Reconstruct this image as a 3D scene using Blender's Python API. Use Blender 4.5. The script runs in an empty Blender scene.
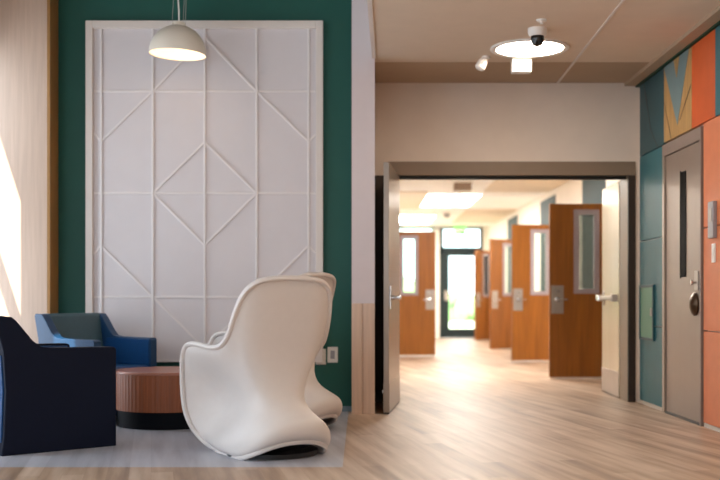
import bpy, bmesh, math, random
from mathutils import Vector, Matrix
R = math.radians
random.seed(4)
scene = bpy.context.scene
COL = scene.collection

# ------------------------------------------------------------------ camera
cam = bpy.data.cameras.new('camera')
cam.sensor_width = 36.0
cam.lens = 53.75
cam.shift_y = 60 / 720
cam.clip_end = 300
cam.dof.use_dof = True
cam.dof.focus_distance = 7.2
cam.dof.aperture_fstop = 1.35
camo = bpy.data.objects.new('camera', cam)
COL.objects.link(camo)
camo.location = (0, 0, 0.964)
camo.rotation_euler = (R(90), 0, 0)
scene.camera = camo

# ------------------------------------------------------------------ view, world, sun, daylight portals
scene.view_settings.view_transform = 'Standard'
scene.view_settings.look = 'None'
scene.view_settings.gamma = 1
scene.view_settings.exposure = 0.2
scene.view_settings.use_curve_mapping = False
scene.cycles.use_denoising = True
scene.cycles.max_bounces = 10
scene.cycles.diffuse_bounces = 6
scene.cycles.sample_clamp_indirect = 6
world = bpy.data.worlds.new('world')
scene.world = world
world.use_nodes = True
bg = world.node_tree.nodes['Background']
bg.inputs['Color'].default_value = (0.78, 0.89, 1.0, 1)
bg.inputs['Strength'].default_value = 4.6
sun = bpy.data.lights.new('sun', 'SUN')
sun.energy = 14
sun.angle = R(0.5)
sun.color = (1.0, 0.90, 0.74)
suno = bpy.data.objects.new('sun', sun)
COL.objects.link(suno)
suno.rotation_euler = Vector((1, 2, -3.1)).to_track_quat('-Z', 'Y').to_euler()

def portal(name, loc, size_x, size_y, direction):
    l = bpy.data.lights.new(name, 'AREA')
    l.shape = 'RECTANGLE'; l.size = size_x; l.size_y = size_y
    l.cycles.is_portal = True
    o = bpy.data.objects.new(name, l); COL.objects.link(o)
    o.location = loc
    o.rotation_euler = Vector(direction).to_track_quat('-Z', 'Z').to_euler()
XW = -3.2      # window wall on the left
YB = -3.0      # window wall behind the camera
portal('daylight_window', (XW - 0.12, 8.62, 1.6), 3.03, 0.87, (1, 0, 0))
portal('daylight_window', (XW - 0.12, 6.52, 2.1), 4.0, .85, (1, 0, 0))
portal('daylight_window', (XW - 0.12, 3.6, 1.53), 2.87, 2.8, (1, 0, 0))
portal('daylight_window', (-2.2, YB - 0.12, 1.65), 3.1, 1.6, (0, 1, 0))

# ------------------------------------------------------------------ materials
def rgb(h):
    v = [int(h[i:i + 2], 16) / 255 for i in (0, 2, 4)]
    return tuple(c / 12.92 if c <= 0.04045 else ((c + 0.055) / 1.055) ** 2.4 for c in v) + (1,)

def mat(name, col, rough=0.6, metal=0.0, var=0.04, scale=6.0, stretch=(1, 1, 1), bump=0.0, spec=0.5, coat=0.0):
    m = bpy.data.materials.new(name); m.use_nodes = True
    nt = m.node_tree; b = nt.nodes['Principled BSDF']
    c = rgb(col) if isinstance(col, str) else tuple(col) + (1,)
    tc = nt.nodes.new('ShaderNodeTexCoord'); mp = nt.nodes.new('ShaderNodeMapping')
    mp.inputs['Scale'].default_value = stretch
    nz = nt.nodes.new('ShaderNodeTexNoise'); nz.inputs['Scale'].default_value = scale
    nz.inputs['Detail'].default_value = 4
    rp = nt.nodes.new('ShaderNodeValToRGB')
    rp.color_ramp.elements[0].position = 0.3; rp.color_ramp.elements[1].position = 0.7
    rp.color_ramp.elements[0].color = tuple(x * (1 - var) for x in c[:3]) + (1,)
    rp.color_ramp.elements[1].color = tuple(min(1, x * (1 + var)) for x in c[:3]) + (1,)
    nt.links.new(tc.outputs['Object'], mp.inputs['Vector'])
    nt.links.new(mp.outputs['Vector'], nz.inputs['Vector'])
    nt.links.new(nz.outputs['Fac'], rp.inputs['Fac'])
    nt.links.new(rp.outputs['Color'], b.inputs['Base Color'])
    b.inputs['Roughness'].default_value = rough
    b.inputs['Metallic'].default_value = metal
    b.inputs['Specular IOR Level'].default_value = spec
    b.inputs['Coat Weight'].default_value = coat
    if bump:
        bp = nt.nodes.new('ShaderNodeBump'); bp.inputs['Strength'].default_value = bump
        bp.inputs['Distance'].default_value = 0.01
        nt.links.new(nz.outputs['Fac'], bp.inputs['Height'])
        nt.links.new(bp.outputs['Normal'], b.inputs['Normal'])
    return m

def emit(name, col, strength):
    m = bpy.data.materials.new(name); m.use_nodes = True
    b = m.node_tree.nodes['Principled BSDF']
    b.inputs['Base Color'].default_value = rgb(col)
    b.inputs['Emission Color'].default_value = rgb(col)
    b.inputs['Emission Strength'].default_value = strength
    return m

def glass(name, tint='f4fbf7'):
    m = bpy.data.materials.new(name); m.use_nodes = True
    nt = m.node_tree; nt.nodes.remove(nt.nodes['Principled BSDF'])
    out = nt.nodes['Material Output']
    t = nt.nodes.new('ShaderNodeBsdfTransparent'); t.inputs['Color'].default_value = rgb(tint)
    g = nt.nodes.new('ShaderNodeBsdfGlossy'); g.inputs['Roughness'].default_value = 0.03
    f = nt.nodes.new('ShaderNodeFresnel'); f.inputs['IOR'].default_value = 1.35
    mx = nt.nodes.new('ShaderNodeMixShader')
    nt.links.new(f.outputs['Fac'], mx.inputs['Fac'])
    nt.links.new(t.outputs['BSDF'], mx.inputs[1]); nt.links.new(g.outputs['BSDF'], mx.inputs[2])
    nt.links.new(mx.outputs['Shader'], out.inputs['Surface'])
    return m

def planks(name, cols, plank_w, plank_l, rot, rough, mortar=0.0015):
    """wood look vinyl planks: brick pattern for the joints and tones, stretched noise for the grain"""
    m = bpy.data.materials.new(name); m.use_nodes = True
    nt = m.node_tree; b = nt.nodes['Principled BSDF']; L = nt.links.new
    tc = nt.nodes.new('ShaderNodeTexCoord'); mp = nt.nodes.new('ShaderNodeMapping')
    mp.inputs['Rotation'].default_value = (0, 0, R(rot))
    L(tc.outputs['Object'], mp.inputs['Vector'])
    br = nt.nodes.new('ShaderNodeTexBrick')
    br.inputs['Scale'].default_value = 1; br.inputs['Brick Width'].default_value = plank_l
    br.inputs['Row Height'].default_value = plank_w; br.inputs['Mortar Size'].default_value = mortar
    br.inputs['Color1'].default_value = (0, 0, 0, 1); br.inputs['Color2'].default_value = (1, 1, 1, 1)
    br.inputs['Mortar'].default_value = (0.2, 0.2, 0.2, 1)
    br.offset = 0.37
    L(mp.outputs['Vector'], br.inputs['Vector'])
    m2 = nt.nodes.new('ShaderNodeMapping'); m2.inputs['Scale'].default_value = (0.6, 8, 1)
    L(mp.outputs['Vector'], m2.inputs['Vector'])
    nz = nt.nodes.new('ShaderNodeTexNoise'); nz.inputs['Scale'].default_value = 1.6; nz.inputs['Detail'].default_value = 6
    L(m2.outputs['Vector'], nz.inputs['Vector'])
    mx = nt.nodes.new('ShaderNodeMath'); mx.operation = 'MULTIPLY'; mx.inputs[1].default_value = 0.3
    bw = nt.nodes.new('ShaderNodeRGBToBW'); L(br.outputs['Color'], bw.inputs['Color']); L(bw.outputs['Val'], mx.inputs[0])
    ad = nt.nodes.new('ShaderNodeMath'); ad.operation = 'MULTIPLY_ADD'; ad.inputs[1].default_value = 1.1
    L(nz.outputs['Fac'], ad.inputs[0]); L(mx.outputs['Value'], ad.inputs[2])
    rp = nt.nodes.new('ShaderNodeValToRGB'); rp.color_ramp.elements[0].position = 0.3; rp.color_ramp.elements[1].position = 1.0
    rp.color_ramp.elements[0].color = rgb(cols[0]); rp.color_ramp.elements[1].color = rgb(cols[2])
    e = rp.color_ramp.elements.new(0.65); e.color = rgb(cols[1])
    L(ad.outputs['Value'], rp.inputs['Fac']); L(rp.outputs['Color'], b.inputs['Base Color'])
    b.inputs['Roughness'].default_value = rough
    return m

M = {}
M['green_wall'] = mat('green_wall_paint', '0a5348', 0.55, var=0.03)
M['white_panel'] = mat('off_white_lacquered_panel', 'd9d2d3', 0.5, var=0.015)
M['panel_frame'] = mat('cream_panel_frame', 'ded4cc', 0.5, var=0.02)
M['laminate'] = mat('pale_wood_laminate', 'bfa592', 0.45, var=0.07, scale=3, stretch=(14, 14, 0.7))
M['laminate_edge'] = mat('amber_wood_edge', '9a6d38', 0.5, var=0.12, scale=3, stretch=(14, 14, 0.7))
M['beige_wall'] = mat('beige_wall_paint', 'ded0c2', 0.7, var=0.02)
M['white_wall'] = mat('white_wall_paint', 'efe9e0', 0.7, var=0.02)
M['lilac_wall'] = mat('pale_lilac_wall_paint', 'd6ccce', 0.5, var=0.02)
M['ceiling'] = mat('tan_ceiling_paint', 'dbcab6', 0.8, var=0.02)
M['ceiling_dark'] = mat('brown_shaded_ceiling_tone', 'b39c84', 0.8, var=0.02)  # alcove shade put into the colour; the brown cornice shares it
M['white_ceiling'] = mat('white_ceiling_paint', 'faf8f3', 0.8, var=0.02)
M['ceiling_lounge'] = mat('brown_lounge_ceiling', '6f5a45', 0.8)
M['tan_cloud'] = mat('tan_acoustic_panel', 'e6d8c2', 0.8, var=0.04)
M['steel_brown'] = mat('brown_painted_steel', '85725f', 0.42, var=0.03)
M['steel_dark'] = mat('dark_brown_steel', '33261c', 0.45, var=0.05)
M['leaf_metal'] = mat('grey_beige_painted_metal_door', '9a8b7e', 0.3, metal=0.35, var=0.04, scale=2, stretch=(8, 8, .6))
M['leaf_cream'] = mat('cream_glossy_metal_door', 'd8cdb4', 0.25, metal=0.2, var=0.04, scale=2, stretch=(8, 8, .6))
M['oak_door'] = mat('orange_oak_veneer', '955a1a', 0.4, var=0.18, scale=2.2, stretch=(14, 14, 0.8))
M['oak_edge'] = mat('darker_oak_edge', '7e4a1c', 0.5, var=0.1, scale=2, stretch=(14, 14, .8))
M['grey_trim'] = mat('lilac_grey_vision_frame', 'a49aa2', 0.4, var=0.03)
M['blind'] = mat('dark_window_blind', '6d6864', 0.6, var=0.1)
M['chrome'] = mat('brushed_chrome', 'd8d8da', 0.22, metal=1.0, var=0.03)
M['satin'] = mat('satin_nickel', 'b3aca6', 0.4, metal=0.7, var=0.05)
M['bronze'] = mat('dark_bronze', '5b4635', 0.3, metal=0.8, var=0.1)
M['teal'] = mat('teal_wall_tile', '1b6470', 0.5, var=0.08, scale=4)
M['teal_dark'] = mat('dark_teal_wall_tile', '1d4e58', 0.5, var=0.08, scale=4)
M['teal_wall'] = mat('corridor_teal_paint', '0a2f38', 0.6, var=0.05)
M['cabinet_green'] = mat('green_cabinet_door', '3a8268', 0.4, var=0.05)
M['slate'] = mat('slate_blue_tile', '6c8488', 0.5, var=0.05)
M['tan_wood'] = mat('tan_wood_tile', 'ae8a56', 0.5, var=0.2, scale=3, stretch=(1, 14, 0.8))
M['orange'] = mat('orange_wall_tile', 'cb5820', 0.5, var=0.06)
M['orange_light'] = mat('salmon_orange_wall_tile', 'd98058', 0.5, var=0.06)
M['elevator'] = mat('taupe_metal_door', '8e7e73', 0.35, metal=0.3, var=0.03)
M['elevator_frame'] = mat('taupe_metal_frame', '8f8078', 0.4, metal=0.3, var=0.03)
M['black'] = mat('black_plastic', '0b0b0c', 0.35, var=0.1)
M['slot_black'] = mat('matt_black_slot', '060606', 0.7, spec=0.1)
M['black_glass'] = mat('black_tinted_glass', '08090b', 0.1, var=0.1)
M['white_plastic'] = mat('white_plastic', 'ece8e2', 0.4, var=0.01)
M['grey_plastic'] = mat('grey_plastic', '9a979a', 0.4, var=0.02)
M['brown_plastic'] = mat('brown_plastic_box', '8a7360', 0.5, var=0.03)
M['shell'] = mat('off_white_moulded_plastic', 'dbd4d0', 0.42, var=0.012, scale=20)
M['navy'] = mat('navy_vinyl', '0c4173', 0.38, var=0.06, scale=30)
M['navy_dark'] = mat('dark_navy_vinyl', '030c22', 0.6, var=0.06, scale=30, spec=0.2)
M['navy_mid'] = mat('mid_navy_vinyl', '0e3a60', 0.4, var=0.06, scale=30)
M['slate_vinyl'] = mat('slate_teal_vinyl', '3d5c66', 0.45, var=0.05, scale=30)
M['table_wood'] = mat('reddish_brown_fluted_wood', '8c4e2e', 0.45, var=0.22, scale=3, stretch=(22, 22, 0.5))
M['table_top'] = mat('rose_brown_table_top', 'a8705c', 0.3, var=0.05, scale=2, stretch=(1, 12, 1))
M['plinth'] = mat('black_navy_plinth', '04070f', 0.6, var=0.1, spec=0.15)
M['lamp_shell'] = mat('warm_white_enamel', 'ebe1d1', 0.4, var=0.01)
M['lamp_inner'] = emit('glowing_lamp_inside', 'ffe6c4', 0.9)
M['light_disc'] = emit('lit_ceiling_diffuser', 'ffedd8', 26.0)
M['added_glow'] = emit('added_corridor_glow', 'fff8ee', 20.0)  # glow of the lights added to the corridor
M['exit_green'] = emit('lit_exit_sign_green', '5fe04a', 0.9)
M['exit_white'] = emit('lit_exit_sign_letters', 'f2fff0', 1.2)
M['glass'] = glass('clear_glass')
M['dark_frame'] = mat('dark_teal_aluminium', '1f2e30', 0.4, metal=0.3, var=0.05)
M['teal_line'] = mat('teal_aluminium', '4f8f86', 0.4, var=0.05)
M['lawn'] = mat('lawn_grass', 'd3d8bd', 0.9, var=0.3, scale=3)
M['hedge'] = mat('hedge_leaves', '8fae7c', 0.9, var=0.4, scale=14, bump=0.5)
M['concrete'] = mat('pale_concrete_paving', 'b9b4aa', 0.8, var=0.08)
M['baseboard_blue'] = mat('blue_grey_baseboard', '7f98a4', 0.4, var=0.04)
M['baseboard_pale'] = mat('pale_baseboard', 'd8d0c6', 0.5, var=0.02)
M['wood_floor'] = planks('tan_vinyl_planks', ('745c4a', 'a98e76', 'c8b29e'), 0.12, 1.4, 79, 0.45)
M['grey_floor'] = planks('grey_vinyl_planks', ('8e8e97', 'a9aab3', 'bdbec6'), 0.12, 1.4, 79, 0.36)

# ------------------------------------------------------------------ mesh helpers
class MB:
    def __init__(self): self.bm = bmesh.new()
    def box(self, x0, y0, z0, x1, y1, z1, bevel=0.0, seg=2):
        t = bmesh.new()
        bmesh.ops.create_cube(t, size=1)
        bmesh.ops.scale(t, vec=(abs(x1 - x0), abs(y1 - y0), abs(z1 - z0)), verts=t.verts)
        bmesh.ops.translate(t, vec=((x0 + x1) / 2, (y0 + y1) / 2, (z0 + z1) / 2), verts=t.verts)
        if bevel: bmesh.ops.bevel(t, geom=list(t.edges), offset=bevel, segments=seg, affect='EDGES', profile=0.5)
        self.add(t); return self
    def add(self, t):
        me = bpy.data.meshes.new('tmp'); t.to_mesh(me); t.free(); self.bm.from_mesh(me); bpy.data.meshes.remove(me)
    def prism(self, pts, axis, a, b, bevel=0.0, seg=2):
        """polygon pts (2D) extruded along axis 'x','y','z' from a to b"""
        t = bmesh.new()
        def P(p, k):
            return {'x': (k, p[0], p[1]), 'y': (p[0], k, p[1]), 'z': (p[0], p[1], k)}[axis]
        A = [t.verts.new(P(p, a)) for p in pts]; B = [t.verts.new(P(p, b)) for p in pts]
        n = len(pts)
        t.faces.new(A); t.faces.new(B[::-1])
        for i in range(n): t.faces.new((A[i], B[i], B[(i + 1) % n], A[(i + 1) % n]))
        bmesh.ops.recalc_face_normals(t, faces=t.faces)
        if bevel: bmesh.ops.bevel(t, geom=list(t.edges), offset=bevel, segments=seg, affect='EDGES', profile=0.5)
        self.add(t); return self
    def lathe(self, prof, seg=48, mtx=None):
        """prof: (r, z) from one end to the other, round the z axis"""
        t = bmesh.new(); rings = []
        for r, z in prof:
            if r < 1e-6: rings.append([t.verts.new((0, 0, z))])
            else: rings.append([t.verts.new((r * math.cos(2 * math.pi * k / seg), r * math.sin(2 * math.pi * k / seg), z)) for k in range(seg)])
        for a, b in zip(rings, rings[1:]):
            for k in range(seg):
                k2 = (k + 1) % seg
                if len(a) == 1 and len(b) > 1: t.faces.new((a[0], b[k], b[k2]))
                elif len(b) == 1 and len(a) > 1: t.faces.new((a[k], a[k2], b[0]))
                elif len(a) > 1: t.faces.new((a[k], a[k2], b[k2], b[k]))
        bmesh.ops.recalc_face_normals(t, faces=t.faces)
        if mtx is not None: bmesh.ops.transform(t, matrix=mtx, verts=t.verts)
        self.add(t); return self
    def tube(self, pts, r, seg=10):
        t = bmesh.new(); rings = []
        pts = [Vector(p) for p in pts]
        for i, p in enumerate(pts):
            d = (pts[min(i + 1, len(pts) - 1)] - pts[max(i - 1, 0)]).normalized()
            u = d.orthogonal().normalized() if i == 0 else (u - d * u.dot(d)).normalized()
            v = d.cross(u)
            rings.append([t.verts.new(p + (u * math.cos(2 * math.pi * k / seg) + v * math.sin(2 * math.pi * k / seg)) * r) for k in range(seg)])
        for a, b in zip(rings, rings[1:]):
            for k in range(seg): t.faces.new((a[k], a[(k + 1) % seg], b[(k + 1) % seg], b[k]))
        t.faces.new(rings[0][::-1]); t.faces.new(rings[-1])
        bmesh.ops.recalc_face_normals(t, faces=t.faces)
        self.add(t); return self
    def build(self, name, m, parent=None, smooth=False, loc=None, rz=0):
        me = bpy.data.meshes.new(name); self.bm.to_mesh(me); self.bm.free()
        me.materials.append(m)
        if smooth:
            for p in me.polygons: p.use_smooth = True
            try: me.set_sharp_from_angle(angle=R(40))
            except Exception: pass
        o = bpy.data.objects.new(name, me); COL.objects.link(o)
        if loc is not None: o.location = loc
        o.rotation_euler.z = rz
        if parent: o.parent = parent
        return o

def struct(o, label=None):
    o['kind'] = 'structure'
    if label: o['label'] = label
    return o
def tag(o, label, cat, group=None, kind=None):
    o['label'] = label; o['category'] = cat
    if group: o['group'] = group
    if kind: o['kind'] = kind
    return o
def empty(name, loc=(0, 0, 0), rz=0):
    o = bpy.data.objects.new(name, None); COL.objects.link(o)
    o.location = loc; o.rotation_euler.z = rz; o.empty_display_size = 0.1
    return o
def copy_tree(o, parent=None):
    c = o.copy(); COL.objects.link(c)
    if parent: c.parent = parent
    for ch in list(o.children): copy_tree(ch, c)
    return c
def ss(name, boxes, m):
    b = MB()
    for q in boxes: b.box(*q)
    return struct(b.build(name, m))

# ------------------------------------------------------------------ the setting
YG, YP, YO, XR = 9.3, 9.11, 10.16, 2.63          # green wall, partition end, opening wall, right wall
HC, HL = 3.015, 4.3                     # corridor side ceiling, lounge ceiling
ss('floor', [(-0.1, YB, -0.1, 2.9, YP, 0), (-0.1, YP, -0.1, 3.6, 27.3, 0), (-3.4, YB, -0.1, -0.1, 6.2, 0)], M['wood_floor'])
ss('floor_lounge', [(-3.4, 6.2, -0.1, -0.1, YG + 0.2, 0)], M['grey_floor'])
struct(MB().box(-12, 27.3, -0.12, 16, 70, -0.02).build('ground', M['lawn']))
struct(MB().box(1.4, 27.3, -0.02, 3.8, 31, 0.0).build('path', M['concrete']))

# green back wall, its baseboard
ss('wall_back', [(-3.4, YG, 0, -0.07, YG + 0.2, HL)], M['green_wall'])
b = MB(); b.box(-2.61, YG - 0.012, 0, -0.07, YG, 0.045, 0.002)
struct(b.build('baseboard_back', M['baseboard_blue']))
# wood clad pier at the left
ss('wall_left_pier', [(-3.2, 9.055, 0, -2.635, YG, HL)], M['laminate'])
ss('trim_1', [(-2.635, 9.05, 0, -2.61, YG, HL)], M['laminate_edge'])
# end of the partition between lounge and corridor
ss('wall_partition', [(-0.07, YP - 0.03, 0.935, 0.125, YO, HL)], M['lilac_wall'])
b = MB(); b.box(-0.07, YP - 0.04, 0, 0.015, YO, 0.935, 0.003); b.box(0.027, YP - 0.04, 0, 0.125, YO, 0.935, 0.003)
b.box(0.015, YP - 0.03, 0, 0.027, YO, 0.935)
struct(b.build('trim_2', mat('pale_pink_wood_laminate', 'd6bca8', 0.3, var=0.07, scale=3, stretch=(14, 14, 0.7))))
# opening wall
OX0, OX1, OH = 0.36, 2.53, 2.14
ss('wall_opening', [(0.125, YO, 0, OX0 - 0.06, YO + 0.3, HC), (OX0 - 0.06, YO, OH + 0.1, OX1 + 0.06, YO + 0.3, HC),
                    (OX1 + 0.06, YO, 0, XR + 0.65, YO + 0.3, HC), (0.125, YO, HC, XR + .65, YO + .3, HL)], M['beige_wall'])
# steel frame round the opening
fr = empty('door_frame', (1.445, YO, 0)); struct(fr)
def framepart(name, q, m, par=fr):
    x0, y0, z0, x1, y1, z1 = q; lx, ly, lz = par.location
    return MB().box(x0 - lx, y0 - ly, z0 - lz, x1 - lx, y1 - ly, z1 - lz, 0.003).build(name, m, par)
framepart('jamb', (OX0 - 0.23, YO - 0.02, 0, OX0, YO + 0.01, OH), M['steel_dark'])  # widened in dark brown to stand for the shaded gap behind the leaf
framepart('jamb', (OX0 - 0.04, YO + 0.01, 0, OX0, YO + 0.31, OH), M['leaf_metal'])
framepart('jamb', (OX1, YO - 0.02, 0, OX1 + 0.07, YO + 0.01, OH + 0.0), M['steel_dark'])
framepart('jamb', (OX1, YO + 0.01, 0, OX1 + 0.06, YO + 0.31, OH), M['steel_brown'])
framepart('head', (OX0 - 0.09, YO - 0.02, OH, OX1 + 0.07, YO + 0.01, OH + 0.13), M['steel_brown'])
framepart('head_soffit', (OX0 - 0.04, YO + 0.01, OH, OX1 + 0.06, YO + 0.31, OH + 0.05), M['steel_dark'])
framepart('coordinator_bar', (OX0, YO + 0.05, OH - 0.03, OX1, YO + 0.11, OH), M['black'])

# right wall behind the cladding, its baseboard
ss('wall_right', [(XR + 0.02, YB, 0, XR + 0.3, YO, HL)], M['beige_wall'])
struct(MB().box(XR - 0.012, 9.24, 0, XR + 0.02, YO, 0.03).box(XR - 0.012, YB, 0, XR + 0.02, 8.18, 0.03).build('baseboard_right', M['baseboard_pale']))
# ceilings
def slab(name, pts, z0, z1, m):
    return struct(MB().prism(pts, 'z', z0, z1).build(name, m))
def ex(y): return 0.125 + (y - 9.27) * 0.0295
slab('ceiling', [(ex(YB), YB), (XR + 0.3, YB), (XR + 0.3, YP + 0.16), (ex(YP + 0.16), YP + 0.16)], HC, HC + 0.15, M['ceiling'])
slab('ceiling_alcove', [(0.125, YP + 0.16), (XR + 0.3, YP + 0.16), (XR + 0.3, YO), (0.125, YO)], HC, HC + 0.15, M['ceiling_dark'])  # darker colour paints in the shade over the alcove
slab('ceiling_lounge', [(-3.4, YB), (XR + .3, YB), (XR + .3, YO), (-3.4, YO)], HL, HL + 0.15, M['ceiling_lounge'])
slab('ceiling_fascia', [(ex(YB) - 0.02, YB), (ex(YB), YB), (ex(YP), YP - .03), (ex(YP) - 0.02, YP - 0.03)], HC + 0.005, HL, M['white_wall'])
slab('trim_3', [(ex(YB) - 0.02, YB), (ex(YB) + 0.012, YB), (ex(YP) + 0.012, YP - .04), (ex(YP) - 0.02, YP - 0.04)], HC - 0.012, HC + 0.004, M['panel_frame'])
slab('trim_4', [(1.55, YB), (1.57, YB), (1.875, YO), (1.855, YO)], HC - 0.008, HC, M['panel_frame'])
# shallow cornice along the right wall
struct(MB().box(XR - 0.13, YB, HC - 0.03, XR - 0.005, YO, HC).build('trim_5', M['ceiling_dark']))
struct(MB().box(XR - 0.03, YB, HC - 0.045, XR + 0.02, YO - 0.01, HC - 0.03).build('trim_6', mat('dark_green_trim', '12402c', 0.5)))

# window walls: left and behind the camera
def window_wall(axis, pos, spans, lo, hi, name, a0, a1):
    b = MB(); t = 0.08
    def bx(s0, s1, z0, z1):
        if axis == 'x': b.box(pos - t, s0, z0, pos, s1, z1)
        else: b.box(s0, pos - t, z0, s1, pos, z1)
    cur = a0
    for sp in spans:
        s0, s1 = sp[:2]; hi = sp[2] if len(sp) > 2 else hi
        if s0 > cur: bx(cur, s0, 0, HL)
        bx(s0, s1, 0, lo); bx(s0, s1, hi, HL); cur = s1
    if a1 > cur: bx(cur, a1, 0, HL)
    return struct(b.build(name, M['white_wall']))
spans_l = [(2.2, 5.0, 2.97), (6.1, 6.95, 4.1), (8.18, 9.05, 3.13)]
window_wall('x', XW, spans_l, 0.1, None, 'wall_left', YB, YG)
for i, (s0, s1, hd) in enumerate(spans_l):
    b = MB(); w = 0.05
    for q in ((s0, s0 + w, .1, hd), (s1 - w, s1, .1, hd), (s0, s1, .1, .16), (s0, s1, hd - .06, hd), (s0, s1, 1.80, 1.92)):
        b.box(XW - .07, q[0], q[2], XW - 0.01, q[1], q[3])
    if s1 - s0 > 2: b.box(XW - .07, (s0 + s1) / 2 - .03, .1, XW - .01, (s0 + s1) / 2 + .03, hd)
    struct(b.build('window_%d' % (i + 1), M['dark_frame']))
spans_b = [(-3.0, -1.4), (0.6, 2.4)]
window_wall('y', YB, spans_b[:1], 0.1, 3.22, 'wall_front', -3.4, XR + 0.3)
b = MB()
for q in ((-3.0, -2.95, .1, 3.22), (-1.45, -1.4, .1, 3.22), (-3, -1.4, .1, .16), (-3, -1.4, 3.16, 3.22)):
    b.box(q[0], YB - .07, q[2], q[1], YB - .01, q[3])
struct(b.build('window_6', M['dark_frame']))

# ------------------------------------------------------------------ corridor
CXL, CXR, CH, CE = 0.30, 3.25, 2.84, 27.3
hinges = [13.07, 16.7, 21.0, 25.7]
b = MB(); cur = YO + 0.3
for h in hinges:
    b.box(CXR, cur, 0, CXR + 0.2, h, CH); b.box(CXR, h, 2.16, CXR + 0.2, h + 0.95, CH); cur = h + 0.95
b.box(CXR, cur, 0, CXR + 0.2, CE, CH)
struct(b.build('wall_corridor_right', M['white_wall']))
ss('wall_classroom', [(CXR + 1.3, YO + .3, 0, CXR + 1.5, CE, .8), (CXR + 1.3, YO + .3, 2.4, CXR + 1.5, CE, CH), (CXR + .2, YO + .3, CH, CXR + 1.5, CE, CH + .1), (CXR + .2, CE - .1, 0, CXR + 1.5, CE, CH), (CXR + .2, YO + .3, -.1, CXR + 1.5, CE, 0)], M['beige_wall'])
for i, h in enumerate(hinges[:3]):
    struct(MB().box(CXR - 0.012, h + 1.15, 0, CXR, h + 2.6, 2.72).build('trim_%d' % (7 + i), M['teal_wall']))
struct(MB().box(CXR - 0.012, YO + .3, 0, CXR, 12.4, 2.72).build('trim_10', M['teal_wall']))
ss('wall_corridor_left', [(CXL - .2, YO + .3, 0, CXL, 18.5, CH), (CXL - .2, 18.5, 2.16, CXL, 19.45, CH), (CXL - .2, 19.45, 0, CXL, CE, CH), (CXL - 1.5, YO + .3, 0, CXL - 1.3, CE, CH), (CXL - 1.3, YO + .3, CH, CXL - .2, CE, CH + .1)], M['white_wall'])
ss('ceiling_corridor', [(CXL - .2, YO + .3, CH, CXR + .2, CE + .2, CH + .12)], M['white_ceiling'])
# far glazed wall
EX0, EX1 = 2.02, 3.08
b = MB()
b.box(CXL, CE, 0, 1.86, CE + .15, .46); b.box(CXL, CE, 2.80, CXR, CE + .15, CH); b.box(EX1 + .03, CE, 0, CXR, CE + .15, 2.8)
struct(b.build('wall_far', M['white_wall']))
b = MB()
b.box(CXL, CE - .01, 2.77, EX0, CE + .1, 2.80); b.box(CXL, CE, .46, 1.86, CE + .1, .52)
for x in (.32, 1.05, 1.82): b.box(x, CE, .5, x + .04, CE + .1, 2.78)
b.box(CXL, CE, .98 + .1, 1.86, CE + .08, 1.12)
w5 = struct(b.build('window_5', M['teal_line']))
b = MB().box(CXL, CE + .04, .5, 1.86, CE + .05, 2.78); b.build('pane', M['glass'], w5)
b = MB()
b.box(1.86, CE - .01, 0, EX0, CE + .1, 2.8)
struct(b.build('trim_11', M['white_wall']))
# exit door
d = struct(MB().box(EX0, CE - .02, 0, EX0 + .09, CE + .1, 2.8).box(EX1 - .03, CE - .02, 0, EX1 + .03, CE + .1, 2.8)
           .box(EX0, CE - .02, 2.16, EX1, CE + .1, 2.30).box(EX0, CE - .02, 2.76, EX1, CE + .1, 2.80).build('door_1', M['dark_frame']))
l = MB().box(EX0 + .09, CE, .01, EX0 + .24, CE + .05, 2.16).box(EX1 - .18, CE, .01, EX1 - .03, CE + .05, 2.16).box(EX0 + .24, CE, .01, EX1 - .18, CE + .05, .24).box(EX0 + .24, CE, 2.08, EX1 - .18, CE + .05, 2.16).build('door_leaf', M['dark_frame'], d)
MB().box(EX0 + .24, CE + .02, .24, EX1 - .18, CE + .03, 2.08).build('pane', M['glass'], l)
MB().box(EX0 + .12, CE - .06, .95, EX0 + .22, CE, 1.2, .01).build('push_pad', M['satin'], l)
MB().box(EX0 + .09, CE + .02, 2.3, EX1 - .03, CE + .03, 2.76).build('transom_pane', M['glass'], d)

# classroom doors
def vision(parent, x0, x1, z0, z1, t, blinds, m=M['grey_trim']):
    b = MB(); w = .06
    for y0, y1 in ((-t / 2 - .015, t / 2 + .015),):
        b.box(x0, y0, z0, x0 + w, y1, z1, .004); b.box(x1 - w, y0, z0, x1, y1, z1, .004)
        b.box(x0 + w, y0, z0, x1 - w, y1, z0 + w, .004); b.box(x0 + w, y0, z1 - w, x1 - w, y1, z1, .004)
    f = b.build('window_frame', m, parent)
    MB().box(x0 + w, -.004, z0 + w, x1 - w, .004, z1 - w).build('pane', M['glass'], f)
    if blinds:
        b = MB(); z = z0 + w + .01
        while z < z1 - w - .01:
            b.prism([(-.0, z), (.022, z + .018), (.022, z + .021), (0, z + .003)], 'x', x0 + w, x1 - w); z += .027
        o = b.build('blind', M['blind'], f); o.location.y = .006
    return f
def lever(parent, x, side, z=.97, m=M['satin']):
    """plate with a round knob lever on the -y face"""
    p = MB().box(x - .075, -.03, z - .17, x + .075, -.0225, z + .17, .003).build('lock_plate', m, parent)
    t = MB().lathe([(0, 0), (.03, 0), (.03, .012), (.014, .016), (.014, .05), (0, .05)], 20, Matrix.Translation((x, -.03, z)) @ Matrix.Rotation(R(90), 4, 'X'))
    t.tube([(x, -.072, z), (x + side * .05, -.075, z), (x + side * .12, -.07, z - .004)], .0105)
    t.lathe([(0, 0), (.017, .003), (.017, .012), (0, .014)], 16, Matrix.Translation((x, -.03, z + .1)) @ Matrix.Rotation(R(90), 4, 'X'))
    t.build('door_handle', M['chrome'], p, smooth=True)
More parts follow.
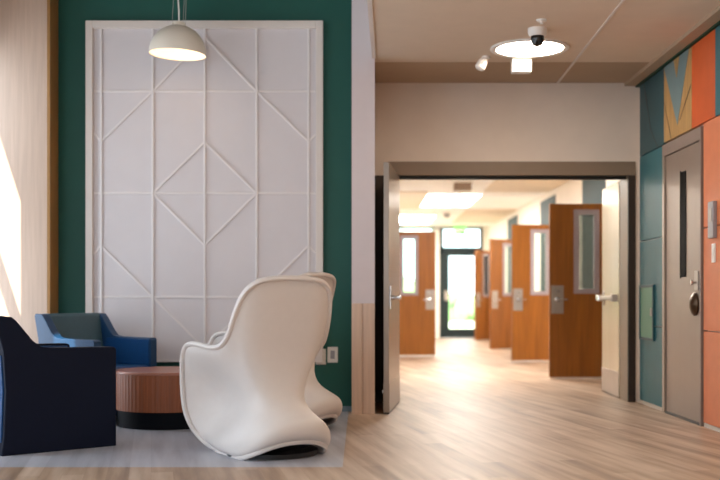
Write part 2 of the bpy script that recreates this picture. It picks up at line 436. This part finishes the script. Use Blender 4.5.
def class_door(n, hx, y, ang, side, blinds=False):
    """hinge at the root, the leaf runs to local -x (side -1) or +x"""
    W, T, H = .91, .045, 2.13
    x0, x1 = (-W, 0) if side < 0 else (0, W)
    e = -1 if side < 0 else 1
    a, c = sorted((e * (W - .29), e * (W - .6)))
    leaf = struct(MB().box(x0, -T / 2, .03, a + .01, T / 2, H).box(c - .01, -T / 2, .03, x1, T / 2, H).box(a + .01, -T / 2, .03, c - .01, T / 2, 1.05)
                  .box(a + .01, -T / 2, 2.05, c - .01, T / 2, H).build('door_%d' % n, M['oak_door']))
    leaf.location = (hx, y, 0); leaf.rotation_euler.z = R(ang)
    MB().box(x0, -T / 2 - .001, .008, x1, T / 2 + .001, .03).build('bottom_strip', M['baseboard_pale'], leaf)  # pale strip stands in for light reflected under the door
    MB().box(e * W - .003 * (e < 0), -T / 2 + .002, .03, e * W + .003 * (e > 0), T / 2 - .002, H - .01).build('edge_strip', M['oak_edge'], leaf)
    vision(leaf, a, c, 1.04, 2.06, T, blinds)
    lever(leaf, e * (W - .09), -e)
    return leaf
class_door(2, 3.21, 13.07, 1.5, -1, True)
class_door(3, 3.25, 16.75, 8, -1)
class_door(4, 3.25, 21.0, 33, -1)
class_door(5, 3.25, 25.7, 51, -1)
class_door(6, .37, 18.3, 0, 1)

# double doors of the opening: metal leaves
def metal_leaf(n, hx, hy, ang, W, m, hs):
    T, H = .045, 2.125
    leaf = struct(MB().box(0, -T / 2, .015, W, T / 2, H, .002).build('door_%d' % n, m))
    leaf.location = (hx, hy, 0); leaf.rotation_euler.z = R(ang)
    MB().box(.004, -T / 2 - .004, .02, W - .004, -T / 2, .26).box(.004, T / 2, .02, W - .004, T / 2 + .004, .26).build('kick_plate', M['satin'] if hs > 0 else m, leaf)
    MB().box(0, -T / 2, .004, W, T / 2, .015).build('bottom_strip', M['black'], leaf)
    MB().box(.0, -T / 2 - .012, .05, .03, -T / 2 - .0, H - .05, .002).build('hinge', M['satin'], leaf)
    x = W - .075; z = .985
    for s in ((1,) if hs < 0 else (-1,)):
        b = MB(); b.box(x - .03, s * T / 2, z - .1, x + .03, s * (T / 2 + .012), z + .1, .004)
        p = b.build('lock_plate', M['chrome'], leaf)
        b = MB(); b.lathe([(0, 0), (.024, 0), (.024, .03), (.014, .034), (.014, .075), (0, .075)], 20, Matrix.Translation((x, s * (T / 2 + .008), z)) @ Matrix.Rotation(R(-90 * s), 4, 'X'))
        b.box(x - .14, s * (T / 2 + .065), z - .016, x + .018, s * (T / 2 + .09), z + .016, .006)
        b.build('door_handle', M['chrome'], p, smooth=True)
    if hs > 0:
        b = MB(); b.box(.1, T / 2 + .03, z - .02, W - .17, T / 2 + .06, z + .02, .006); b.box(.06, T / 2, z - .035, .14, T / 2 + .055, z + .035, .008)
        p = b.build('push_bar', M['satin'], leaf)
        MB().box(W - .17, T / 2, z - .032, W - .03, T / 2 + .075, z + .032, .01).build('latch_head', M['chrome'], p)
        MB().lathe([(0, 0), (.05, 0), (.045, .012), (0, .014)], 24, Matrix.Translation((W - .1, T / 2, z - .0)) @ Matrix.Rotation(R(-90), 4, 'X') @ Matrix.Diagonal((.8, 1.6, 1, 1))).build('rose_plate', M['satin'], p, smooth=True)
    return leaf
lf = metal_leaf(7, OX0 - .01, YO - .03, -96.8, 1.08, M['leaf_metal'], -1)
rt = metal_leaf(8, OX1 + .017, YO + .32, 88.3, .84, M['leaf_cream'], 1)
MB().box(.25, -.06, 2.03, .5, -.0225, 2.09, .005).tube([(.4, -.05, 2.1), (.15, -.16, 2.11), (.02, -.2, 2.11)], .012).build('door_closer', M['dark_frame'], rt)
MB().box(.97, -.045, .17, 1.0, -.0225, .2, .003).build('hold_open_pin', M['chrome'], lf)

# ceiling of the corridor: tan panels, added lights, sign, sensors
clouds = [((CXL + .02, 1.18), (18.5, 21.8), 'tan ceiling panel in the corridor above the left classroom door'),
          ((2.12, CXR - .02), (14.4, 18.4), 'tan ceiling panel over the nearest oak doors on the right'),
          ((2.2, CXR - .02), (22.2, 25.8), 'tan ceiling panel just before the green exit sign')]
for (x0, x1), (y0, y1), lab in clouds:
    o = MB().box(x0 - (x0 + x1) / 2, y0 - (y0 + y1) / 2, 0, x1 - (x0 + x1) / 2, y1 - (y0 + y1) / 2, .03, .004).build('ceiling_panel', M['tan_cloud'])
    o.location = ((x0 + x1) / 2, (y0 + y1) / 2, CH - .03)
    tag(o, lab, 'ceiling panel')
first = None  # panels added to brighten the corridor and whiten its ceiling
for i, (x, y, lab) in enumerate([(1.5, 14.2, 'added corridor light nearest the double doors'),
                 (1.68, 20.2, 'added corridor light beyond the brown ceiling box'), (1.2, 25.0, 'added corridor light closest to the glass exit door')]):
    if first is None:
        first = empty('added_corridor_light')
        MB().box(-.5, -1.22, -.012, .5, 1.22, 0, .003).build('frame', M['white_plastic'], first)
        MB().box(-.47, -1.19, -.016, .47, 1.19, -.0125).build('diffuser', M['added_glow'], first)
        o = first
    else: o = copy_tree(first)
    o.location = (x, y, CH)
    tag(o, lab, 'ceiling light', 'added corridor lights')
e = empty('exit_sign', (2.50, 26.9, 2.60))
MB().box(-.14, -.03, 0, .14, .03, .2, .006).build('housing', M['exit_green'], e)
MB().box(-.02, -.01, .2, .02, .01, .24).build('mounting_stem', M['white_plastic'], e)
fc = bpy.data.curves.new('exit_letters', 'FONT'); fc.body = 'EXIT'; fc.size = .13; fc.extrude = .003; fc.align_x = 'CENTER'; fc.align_y = 'CENTER'
fo = bpy.data.objects.new('tmp_text', fc); COL.objects.link(fo)
me = bpy.data.meshes.new_from_object(fo.evaluated_get(bpy.context.evaluated_depsgraph_get()))
bpy.data.objects.remove(fo)
me.materials.clear(); me.materials.append(M['exit_white'])
lo = bpy.data.objects.new('lettering', me); COL.objects.link(lo); lo.parent = e
lo.location = (0, -.033, .1); lo.rotation_euler = (R(90), 0, 0)
tag(e, 'green lit EXIT sign hanging before the glass exit door', 'exit sign')
e = empty('projector_box', (1.63, 17.1, CH))
MB().box(-.135, -.1, -.14, .135, .1, -.02, .01).build('housing', M['brown_plastic'], e)
MB().box(-.16, -.12, -.02, .16, .12, 0, .004).build('mounting_plate', M['white_plastic'], e)
tag(e, 'small brown box mounted under the white corridor ceiling', 'ceiling box')
e = empty('dome_detector', (1.86, 23.0, CH))
MB().lathe([(0, 0), (.09, 0), (.09, -.03), (0, -.03)], 24).build('base', M['white_plastic'], e)
MB().lathe([(0, -.03), (.07, -.03), (.068, -.07), (.045, -.11), (0, -.125)], 24).build('dome', M['grey_plastic'], e, smooth=True)
tag(e, 'round grey dome detector hanging from the far corridor ceiling', 'ceiling detector')

# hedge outdoors, behind the far glass
def hedge(x, y, w, h, lab, seed):
    rnd = random.Random(seed); bm = bmesh.new()
    for _ in range(24):
        s = rnd.uniform(.35, .7)
        bmesh.ops.create_icosphere(bm, subdivisions=2, radius=s, matrix=Matrix.Translation((rnd.uniform(-w, w), rnd.uniform(-.6, .6), rnd.uniform(.2, h))))
    for v in bm.verts: v.co += Vector([rnd.uniform(-.07, .07) for _ in range(3)])
    m = MB(); m.bm.free(); m.bm = bm
    o = m.build('hedge', M['hedge'], None); o.location = (x, y, 0)
    tag(o, lab, 'hedge')
hedge(.4, 44, 2.4, 1.3, 'green hedge seen through the slim window left of the exit door', 2)
hedge(5.4, 50, 2.2, 1.0, 'distant green shrub outside the right of the glass exit door', 5)

# ------------------------------------------------------------------ decorative wall panel
SC = 1075 / (YG - .045)
def PX(px): return (px - 360) / SC
def PZ(py): return .964 + (300 - py) / SC
wp = empty('decorative_wall_panel', ((PX(86) + PX(323)) / 2, YG, PZ(362)))
def wpart(mb, name, m):
    o = mb.build(name, m, wp)
    o.data.transform(Matrix.Translation(-wp.location)); return o
T0 = YG - .03
wpart(MB().box(PX(87), T0, PZ(362), PX(322), YG - .001, PZ(22), .002), 'backing_board', M['white_panel'])
for q in ((86, 93, 21, 363), (316, 323, 21, 363)):
    wpart(MB().box(PX(q[0]), YG - .065, PZ(q[3]), PX(q[1]), YG - .0005, PZ(q[2]), .004), 'frame_rail', M['panel_frame'])
for q in ((93, 316, 21, 28.5),):
    wpart(MB().box(PX(q[0]), YG - .065, PZ(q[3]), PX(q[1]), YG - .0005, PZ(q[2]), .004), 'frame_rail', M['panel_frame'])
bw = .010
def batten(p, q, top=.012):
    a = Vector((PX(p[0]), PZ(p[1]))); c = Vector((PX(q[0]), PZ(q[1])))
    d = (c - a).normalized(); n = Vector((-d.y, d.x)) * bw
    pts = [a + n, c + n, c - n, a - n]
    wpart(MB().prism([(v.x, v.y) for v in pts], 'y', T0 - top, T0, .003), 'batten', M['batten'])
M['batten'] = mat('white_batten', 'e6dfdd', 0.45, var=.01)
for x in (101, 152.5, 204.5, 256.5, 308.5): batten((x, 28.5), (x, 362), .014)
for y in (91, 193, 297, 361): batten((93.3, y), (315.7, y), .008)
for p, q in [((93.3, 133), (101, 141)), ((101, 141), (152.5, 91)), ((152.5, 91), (204.5, 37)), ((204.5, 37), (256.5, 91)), ((256.5, 91), (308.5, 141)), ((308.5, 141), (315.7, 134)),
             ((152.5, 193), (204.5, 142)), ((204.5, 142), (256.5, 193)), ((152.5, 193), (204.5, 245)), ((204.5, 245), (256.5, 193)),
             ((93.3, 254), (101, 246)), ((101, 246), (152.5, 297)), ((152.5, 297), (204.5, 349)), ((204.5, 349), (256.5, 297)), ((256.5, 297), (308.5, 246)), ((308.5, 246), (315.7, 253))]:
    batten(p, q, .011)
tag(wp, 'tall off white wall panel with raised diamond battens on the green wall', 'wall panel')

# outlets on the green wall
def outlet(px, py, lab, blank=False):
    e = empty('wall_outlet', (PX(px), YG, PZ(py)))
    MB().box(-.045, -.008, -.068, .045, 0, .068, .003).build('cover_plate', M['white_plastic'], e)
    b = MB().box(-.018, -.011, -.035, .018, -.0082, .035, .001)
    b.build('socket', M['white_plastic'] if blank else M['grey_plastic'], e)
    tag(e, lab, 'outlet')
outlet(332.5, 355, 'white outlet plate on the green wall, right of the chairs')
outlet(320.5, 357, 'white outlet plate half hidden behind the chair backs', True)

# ------------------------------------------------------------------ right wall cladding, taupe door, devices
def tile(y0, y1, z0, z1, m, lab, extra=None):
    g = .004
    o = MB().box(-.018, -(y1 - y0) / 2 + g, g, .018, (y1 - y0) / 2 - g, z1 - z0 - g, .003).build('wall_tile', m)
    o.location = (XR, (y0 + y1) / 2, z0)
    if extra: extra(o, y1 - y0, z1 - z0)
    tag(o, lab, 'wall tile'); return o
XT = XR - .02
zr = [0.03, .73, 1.51, 2.30, 2.965]
def niche(o, w, h): pass
def tri(o, w, h):
    # local y: negative is nearer the camera (right in the photo)
    MB().prism([(w * .48, h - .006), (-w * .42, h - .006), (-w * .02, h * .14)], 'x', -.021, -.0185).build('slate_triangle', M['slate'], o)
    MB().prism([(w * .10, h - .008), (-w * .10, h - .008), (w * .0, h * .74)], 'x', -.024, -.0212).build('tan_wedge', M['tan_wood'], o)
    MB().prism([(w * .48, h * .55), (w * .48, h * .53), (w * .2, 0.006), (w * .22, 0.006)], 'x', -.0195, -.0185).prism([(-w * .48, h * .55), (-w * .48, h * .52), (-w * .1, h * .18), (-w * .1, h * .2)], 'x', -.0195, -.0185).build('groove', M['steel_dark'], o)
def diag(o, w, h):
    MB().prism([(w * .3, h - .006), (w * .33, h - .006), (w * .02, h * .28), (w * .0, h * .28)], 'x', -.0195, -.0185).prism([(w * .0, h * .28), (w * .02, h * .28), (-w * .25, .006), (-w * .28, .006)], 'x', -.0195, -.0185).build('groove', M['black'], o)
YA, YC = 9.245, 10.04
tile(YA, YC, zr[0], zr[1], M['teal'], 'teal tile at the bottom of the column beside the double doors')
tile(YA, YC, zr[1], zr[2], M['teal'], 'teal tile carrying the upper half of the green cabinet')
tile(YA, YC, zr[2], zr[3], M['teal'], 'plain teal tile above the green cabinet, left of the taupe door')
tile(YA, YC, zr[3], zr[4], M['teal_dark'], 'dark teal tile with a bent groove under the ceiling', diag)
tile(8.47, YA, zr[3] + .01, zr[4], M['tan_wood'], 'tan wood tile with a slate triangle above the taupe door', tri)
tile(7.91, 8.47, zr[3] + .01, zr[4], M['orange'], 'bright orange tile under the ceiling, right of the slate triangle')
tile(7.13, 7.91, zr[3] + .01, zr[4], M['teal'], 'sliver of green teal tile at the top right edge')
tile(7.4, 8.18, zr[0], zr[1], M['orange_light'], 'salmon tile at the floor beside the taupe door')
tile(7.4, 8.18, zr[1], zr[2], M['orange_light'], 'salmon tile behind the white switch plate')
tile(7.4, 8.18, zr[2], zr[3] + .01, M['orange_light'], 'salmon tile behind the top of the grey reader')
# green cabinet
e = empty('extinguisher_cabinet', (XR - .018, 9.755, .60))
b = MB()
for q in ((-.235, -.212, 0, .5), (.212, .235, 0, .5), (-.212, .212, 0, .022), (-.212, .212, .478, .5)):
    b.box(-.02, q[0], q[2], 0, q[1], q[3], .002)
b.build('frame', M['teal_dark'], e)
MB().box(-.012, -.21, .024, 0, .21, .476, .002).build('door', M['cabinet_green'], e)
MB().box(-.026, -.19, .22, -.012, -.17, .29, .003).build('pull', M['satin'], e)
tag(e, 'flush green cabinet door set in the teal tiles', 'cabinet')
# taupe door in its frame
dY0, dY1 = 8.19, 9.235
d = empty('door_9', (XR, (dY0 + dY1) / 2, 0)); struct(d)
def dp(name, q, m, bev=.003, par=d):
    x0, y0, z0, x1, y1, z1 = q
    return MB().box(x0, y0 - d.location.y, z0, x1, y1 - d.location.y, z1, bev).build(name, m, par)
dp('jamb', (-.035, dY1 - .06, 0, .02, dY1, 2.19), M['leaf_metal'])
dp('jamb', (-.035, dY0, 0, .02, dY0 + .035, 2.19), M['elevator_frame'])
dp('head', (-.035, dY0, 2.19, .02, dY1, 2.29), M['elevator_frame'])
lf2 = dp('door_leaf', (-.02, dY0 + .04, .02, .02, dY1 - .065, 2.185), M['elevator'])
vw = dp('window_slot', (-.026, 8.60, 1.15, -.0205, 8.735, 2.0), M['slot_black'], .001, lf2)
dp('window_trim', (-.030, 8.735, 1.14, -.0205, 8.745, 2.01), M['steel_dark'], .001, lf2)
dp('threshold', (-.03, dY0 + .04, 0, .02, dY1 - .065, .018), M['black'], .001)
hp = dp('lock_plate', (-.032, 8.27, 1.04, -.0205, 8.36, 1.19), M['satin'], .003, lf2)
MB().lathe([(0, 0), (.012, 0), (.012, .03), (.02, .032), (.02, .045), (0, .048)], 16, Matrix.Translation((-.032, 8.30 - d.location.y, 1.10)) @ Matrix.Rotation(R(-90), 4, 'Y')).build('lock_cylinder', M['chrome'], hp, smooth=True)
MB().lathe([(0, 0), (.09, 0), (.092, .012), (.07, .03), (.03, .045), (0, .048)], 28, Matrix.Translation((-.021, 8.36 - d.location.y, .93)) @ Matrix.Rotation(R(-90), 4, 'Y')).build('door_handle', M['bronze'], lf2, smooth=True)
# reader and switch
e = empty('card_reader', (XT, 7.92, 1.42))
MB().box(-.03, -.06, 0, .002, .06, .27, .006).build('housing', M['grey_plastic'], e)
MB().box(-.034, -.035, .12, -.03, .035, .22, .002).build('screen', M['satin'], e)
tag(e, 'grey card reader box on the salmon tiles beside the taupe door', 'card reader')
e = empty('light_switch', (XT, 7.92, 1.24))
MB().box(-.01, -.035, 0, .002, .035, .14, .003).build('cover_plate', M['white_plastic'], e)
MB().box(-.015, -.015, .035, -.0102, .015, .105, .002).build('rocker', M['white_plastic'], e)
tag(e, 'slim white switch plate just under the grey card reader', 'switch')

# ------------------------------------------------------------------ lobby ceiling fixtures
def disc_light(x, y, lab, src=[None]):
    if src[0] is None:
        e = empty('round_ceiling_light')
        MB().lathe([(.272, 0), (.318, 0), (.318, -.012), (.30, -.02), (.272, -.012), (.272, 0)], 56).build('trim_ring', M['white_plastic'], e, smooth=True)
        MB().lathe([(0, -.009), (.271, -.009), (.271, -.002), (0, -.002)], 56).build('diffuser', M['light_disc'], e)
        src[0] = e
    else: e = copy_tree(src[0])
    e.location = (x, y, HC); tag(e, lab, 'ceiling light')
disc_light(1.38, 8.74, 'round lit ceiling light in front of the double doors')
disc_light(1.38, 5.4, 'added unseen round light midway down the lobby ceiling')  # added out of view as warm fill for the lobby
disc_light(1.38, 2.0, 'added unseen round light farthest from the double doors')  # second out-of-view light added for the warm fill
e = empty('security_camera', (1.34, 8.12, HC))
MB().lathe([(0, 0), (.072, 0), (.072, -.035), (.06, -.06), (.055, -.06), (0, -.06)], 32).build('mount', M['white_plastic'], e, smooth=True)
MB().lathe([(0, -.06), (.05, -.06), (.05, -.095), (.036, -.125), (0, -.14)], 32).build('dome', M['black_glass'], e, smooth=True)
tag(e, 'black dome security camera with white mount on the lobby ceiling', 'camera')
e = empty('emergency_light', (1.365, 9.1, HC))
MB().box(-.082, -.05, -.13, .082, .05, -.01, .008).build('housing', M['white_plastic'], e)
MB().box(-.05, -.04, -.01, .05, .04, 0).build('mounting_plate', M['white_plastic'], e)
tag(e, 'small white box light hanging behind the round ceiling light', 'ceiling box')
e = empty('motion_sensor', (1.06, 9.05, HC))
MB().lathe([(0, 0), (.035, 0), (.035, -.02), (0, -.02)], 20).build('mount', M['white_plastic'], e)
MB().lathe([(0, -.02), (.024, -.02), (.04, -.05), (.045, -.11), (.03, -.125), (0, -.125)], 20, Matrix.Rotation(R(28), 4, 'Y')).build('sensor_head', M['white_plastic'], e, smooth=True)
tag(e, 'white angled motion sensor left of the small white ceiling box', 'sensor')
e = MB().lathe([(0, 0), (.04, 0), (.036, -.012), (.012, -.016), (.012, -.03), (0, -.03)], 24).build('sprinkler_head', M['white_plastic'], None, smooth=True)
e.location = (1.33, 7.87, HC); tag(e, 'tiny white sprinkler disc in the ceiling before the dome camera', 'sprinkler')

# pendant lamp
e = empty('pendant_lamp', (-1.476, 8.7, 2.955))
prof = [(.232 * math.cos(R(a)), .232 * math.sin(R(a)) * 1.0) for a in range(0, 91, 6)]
inner = [(.224 * math.cos(R(a)), .224 * math.sin(R(a)) - .002) for a in range(84, -1, -6)]
MB().lathe([(p[0], p[1]) for p in prof[:-1]] + [(0, .232)], 56).build('lamp_shade', M['lamp_shell'], e, smooth=True)
MB().lathe([(.232, 0), (.232, -.006), (.224, -.006), (.2235, -.001)], 56).build('rim', M['lamp_shell'], e, smooth=True)
MB().lathe([(0, .222)] + inner, 56).build('reflector', M['lamp_inner'], e, smooth=True)
MB().lathe([(0, .228), (.06, .225), (.055, .25), (.02, .255), (0, .255)], 24).build('cap', M['lamp_shell'], e, smooth=True)
MB().tube([(0, 0, .25), (-.005, 0, .35), (-.022, 0, .5), (-.03, 0, .8), (-.02, 0, 1.37)], .006).build('power_cable', M['white_plastic'], e, smooth=True)
for dx, dy in ((-.055, .0), (.03, .03), (.055, -.02)):
    MB().tube([(dx, dy, .225), (dx * .8, dy, 1.37)], .0018, 6).build('suspension_wire', M['satin'], e)
MB().lathe([(0, 1.37), (.07, 1.37), (.07, 1.345), (0, 1.345)], 24).build('ceiling_canopy', M['white_plastic'], e)
e.rotation_euler = (0, R(2.5), 0)
tag(e, 'white half dome pendant lamp hanging before the diamond wall panel', 'pendant lamp')

# ------------------------------------------------------------------ drum table
e = empty('drum_table', (-1.485, 8.34, 0)); e.scale = (.81, .81, 1)
MB().lathe([(0, .0), (.475, .0), (.485, .13), (0, .13)], 72).build('plinth', M['plinth'], e, smooth=True)
b = MB(); n = 72 * 2
t = bmesh.new(); rings = []
for z in (.13, .405):
    rings.append([t.verts.new(((.5 + (.0 if k % 2 else -.003)) * math.cos(2 * math.pi * k / n), (.5 + (.0 if k % 2 else -.003)) * math.sin(2 * math.pi * k / n), z)) for k in range(n)])
for k in range(n): t.faces.new((rings[0][k], rings[0][(k + 1) % n], rings[1][(k + 1) % n], rings[1][k]))
t.faces.new(rings[0][::-1]); t.faces.new(rings[1])
b.add(t); b.build('drum_body', M['table_wood'], e)
MB().lathe([(0, .405), (.500, .405), (.504, .409), (.504, .42), (.499, .425), (0, .425)], 96).build('tabletop', M['table_top'], e, smooth=True)
tag(e, 'round reddish wood drum table with dark plinth between the chairs', 'table')

# ------------------------------------------------------------------ armchairs
def subsurf(o, lv=2):
    m = o.modifiers.new('sub', 'SUBSURF'); m.levels = lv; m.render_levels = lv
def armchair(loc, rz, lab, h=.86, arm=.66, mi='navy', mo='navy_dark'):
    """faces local +y"""
    e = empty('armchair', loc, rz)
    W, T = .40, .085
    for s in (-1, 1):
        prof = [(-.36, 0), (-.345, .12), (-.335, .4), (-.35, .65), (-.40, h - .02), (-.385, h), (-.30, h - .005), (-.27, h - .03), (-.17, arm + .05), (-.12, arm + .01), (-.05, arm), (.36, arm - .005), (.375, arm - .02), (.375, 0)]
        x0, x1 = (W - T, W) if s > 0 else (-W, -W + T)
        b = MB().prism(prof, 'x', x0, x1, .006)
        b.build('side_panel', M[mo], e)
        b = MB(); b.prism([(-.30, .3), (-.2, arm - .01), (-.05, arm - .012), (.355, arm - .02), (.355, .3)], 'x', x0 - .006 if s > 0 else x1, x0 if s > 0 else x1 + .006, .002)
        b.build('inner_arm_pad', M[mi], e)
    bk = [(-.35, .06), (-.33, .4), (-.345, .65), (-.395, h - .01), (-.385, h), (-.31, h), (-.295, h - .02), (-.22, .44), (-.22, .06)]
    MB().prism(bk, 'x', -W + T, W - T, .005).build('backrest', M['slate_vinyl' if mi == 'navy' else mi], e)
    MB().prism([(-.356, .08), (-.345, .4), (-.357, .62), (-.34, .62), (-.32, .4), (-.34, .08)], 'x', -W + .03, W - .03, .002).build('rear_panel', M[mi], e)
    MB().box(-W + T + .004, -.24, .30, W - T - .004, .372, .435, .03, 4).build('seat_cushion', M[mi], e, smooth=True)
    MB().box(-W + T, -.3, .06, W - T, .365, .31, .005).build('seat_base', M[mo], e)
    tag(e, lab, 'armchair'); return e
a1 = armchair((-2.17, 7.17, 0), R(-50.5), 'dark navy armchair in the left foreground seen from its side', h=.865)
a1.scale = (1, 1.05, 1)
a2 = armchair((-2.128, 8.712, 0), R(-122), 'blue armchair facing the room beside the wood clad pier', h=.855, mo='navy_mid')
a2.scale = (.875, .86, 1)

# ------------------------------------------------------------------ white moulded chairs
cols = [
 [(0,-.43,.115),(0,-.49,.135),(0,-.505,.235),(0,-.41,.275),(0,-.25,.35),(0,-.22,.58),(0,-.29,.87),(0,-.36,1.11)],
 [(-.13,-.425,.11),(-.14,-.485,.13),(-.14,-.50,.23),(-.12,-.40,.27),(-.08,-.245,.35),(-.13,-.22,.58),(-.155,-.29,.87),(-.16,-.36,1.105)],
 [(-.23,-.38,.07),(-.255,-.425,.09),(-.255,-.43,.19),(-.20,-.335,.25),(-.125,-.22,.35),(-.215,-.21,.58),(-.26,-.28,.87),(-.255,-.345,1.085)],
 [(-.29,-.29,.025),(-.315,-.31,.05),(-.31,-.30,.14),(-.235,-.245,.23),(-.16,-.17,.35),(-.265,-.19,.58),(-.31,-.255,.86),(-.315,-.295,1.02)],
 [(-.29,-.17,.0),(-.33,-.18,.02),(-.32,-.17,.10),(-.245,-.15,.21),(-.185,-.11,.35),(-.275,-.15,.57),(-.335,-.21,.77),(-.345,-.24,.90)],
 [(-.28,-.06,.0),(-.33,-.06,.03),(-.31,-.05,.11),(-.225,-.05,.23),(-.19,-.05,.37),(-.29,-.09,.53),(-.345,-.155,.67),(-.352,-.18,.755)],
 [(-.27,.04,.0),(-.32,.05,.03),(-.30,.06,.11),(-.205,.06,.24),(-.185,.05,.38),(-.31,.01,.53),(-.38,-.05,.61),(-.375,-.09,.66)],
 [(-.27,.12,.0),(-.32,.15,.04),(-.30,.17,.12),(-.18,.18,.25),(-.18,.17,.39),(-.33,.13,.54),(-.43,.09,.645),(-.425,.06,.69)],
 [(-.26,.18,.01),(-.31,.24,.05),(-.32,.28,.14),(-.235,.30,.26),(-.235,.30,.40),(-.36,.27,.54),(-.44,.23,.65),(-.435,.20,.70)],
 [(-.26,.21,.02),(-.31,.29,.055),(-.37,.36,.14),(-.405,.40,.26),(-.41,.41,.40),(-.42,.395,.53),(-.435,.34,.635),(-.43,.30,.685)],
]
def shell_mesh():
    full = [[(-x, y, z) for x, y, z in c] for c in cols[:0:-1]] + cols
    bm = bmesh.new()
    g = [[bm.verts.new(p) for p in c] for c in full]
    for a, b in zip(g, g[1:]):
        for i in range(len(a) - 1): bm.faces.new((a[i], a[i + 1], b[i + 1], b[i]))
    bmesh.ops.recalc_face_normals(bm, faces=bm.faces)
    m = MB(); m.bm.free(); m.bm = bm
    return m
def white_chair(loc, rz, lab):
    e = empty('moulded_lounge_chair', loc, rz)
    o = shell_mesh().build('shell', M['shell'], e)
    for p in o.data.polygons: p.use_smooth = True
    s = o.modifiers.new('sub', 'SUBSURF'); s.levels = 2; s.render_levels = 2
    s = o.modifiers.new('thick', 'SOLIDIFY'); s.thickness = .034; s.offset = -1; s.use_even_offset = False
    s = o.modifiers.new('bev', 'BEVEL'); s.width = .011; s.segments = 3; s.limit_method = 'ANGLE'; s.angle_limit = R(50)
    # rolled rim that runs round the whole edge of the shell
    t = bmesh.new(); t.from_mesh(o.data)
    me = bpy.data.meshes.new('tmp'); t.to_mesh(me); t.free(); q = bpy.data.objects.new('tmp', me); COL.objects.link(q)
    sm = q.modifiers.new('s', 'SUBSURF'); sm.levels = 2
    ev = bpy.data.meshes.new_from_object(q.evaluated_get(bpy.context.evaluated_depsgraph_get()))
    bpy.data.objects.remove(q)
    t = bmesh.new(); t.from_mesh(ev)
    be = [e_ for e_ in t.edges if len(e_.link_faces) == 1]; start = be[0].verts[0]; loop = [start]; used = set(); cur = start
    while True:
        nx = [e_ for e_ in cur.link_edges if len(e_.link_faces) == 1 and e_ not in used]
        if not nx: break
        used.add(nx[0]); cur = nx[0].other_vert(cur)
        if cur is start: break
        loop.append(cur)
    n = len(loop); bm = bmesh.new(); rings = []; pr = None
    P = [v.co.copy() for v in loop]
    for _ in range(2): P = [(P[i - 1] + P[i] * 2 + P[(i + 1) % n]) / 4 for i in range(n)]
    for i in range(n):
        d = (P[(i + 1) % n] - P[i - 1]).normalized(); nn = loop[i].normal; u = (nn - d * nn.dot(d)).normalized(); v = d.cross(u)
        rings.append([bm.verts.new(P[i] + u * math.cos(k * math.pi / 5) * .021 + v * math.sin(k * math.pi / 5) * .017) for k in range(10)])
    for i in range(n):
        a_, b_ = rings[i], rings[(i + 1) % n]
        for k in range(10): bm.faces.new((a_[k], a_[(k + 1) % 10], b_[(k + 1) % 10], b_[k]))
    bmesh.ops.recalc_face_normals(bm, faces=bm.faces); t.free()
    m = MB(); m.bm.free(); m.bm = bm; m.build('rolled_rim', M['shell'], e, smooth=True)
    # seat: a swept surface between the sides
    bm = bmesh.new(); prof = [(.24, .05), (.33, .16), (.37, .30), (.35, .395), (.27, .415), (.05, .39), (-.12, .40), (-.20, .50)]
    rows = []
    for y, z in prof:
        rows.append([bm.verts.new((x * (.14 if y < .1 else .16 if y < .3 else .20), y - (.03 if abs(x) == 1 and y > .2 else 0), z + (.03 if abs(x) == 1 else 0))) for x in (-1, -.8, -.4, 0, .4, .8, 1)])
    for a, b in zip(rows, rows[1:]):
        for i in range(6): bm.faces.new((a[i], a[i + 1], b[i + 1], b[i]))
    bmesh.ops.recalc_face_normals(bm, faces=bm.faces)
    m = MB(); m.bm.free(); m.bm = bm
    o = m.build('seat', M['shell'], e)
    for p in o.data.polygons: p.use_smooth = True
    s = o.modifiers.new('sub', 'SUBSURF'); s.levels = 2; s.render_levels = 2
    s = o.modifiers.new('thick', 'SOLIDIFY'); s.thickness = .02
    MB().lathe([(0, 0), (.30, 0), (.30, .03), (.24, .05), (.17, .18), (0, .18)], 48, Matrix.Translation((0, -.09, 0))).build('swivel_base', M['black'], e, smooth=True)
    e.scale = (.965, .965, .99); tag(e, lab, 'lounge chair'); return e
c1 = white_chair((-.60, 6.83, 0), R(33), 'white moulded high back lounge chair in front, its back to the camera')
c2 = white_chair((-.605, 8.11, 0), R(60), 'white moulded lounge chair mostly hidden behind the nearer white one')
c2.scale = (.965, .965, 1.04)
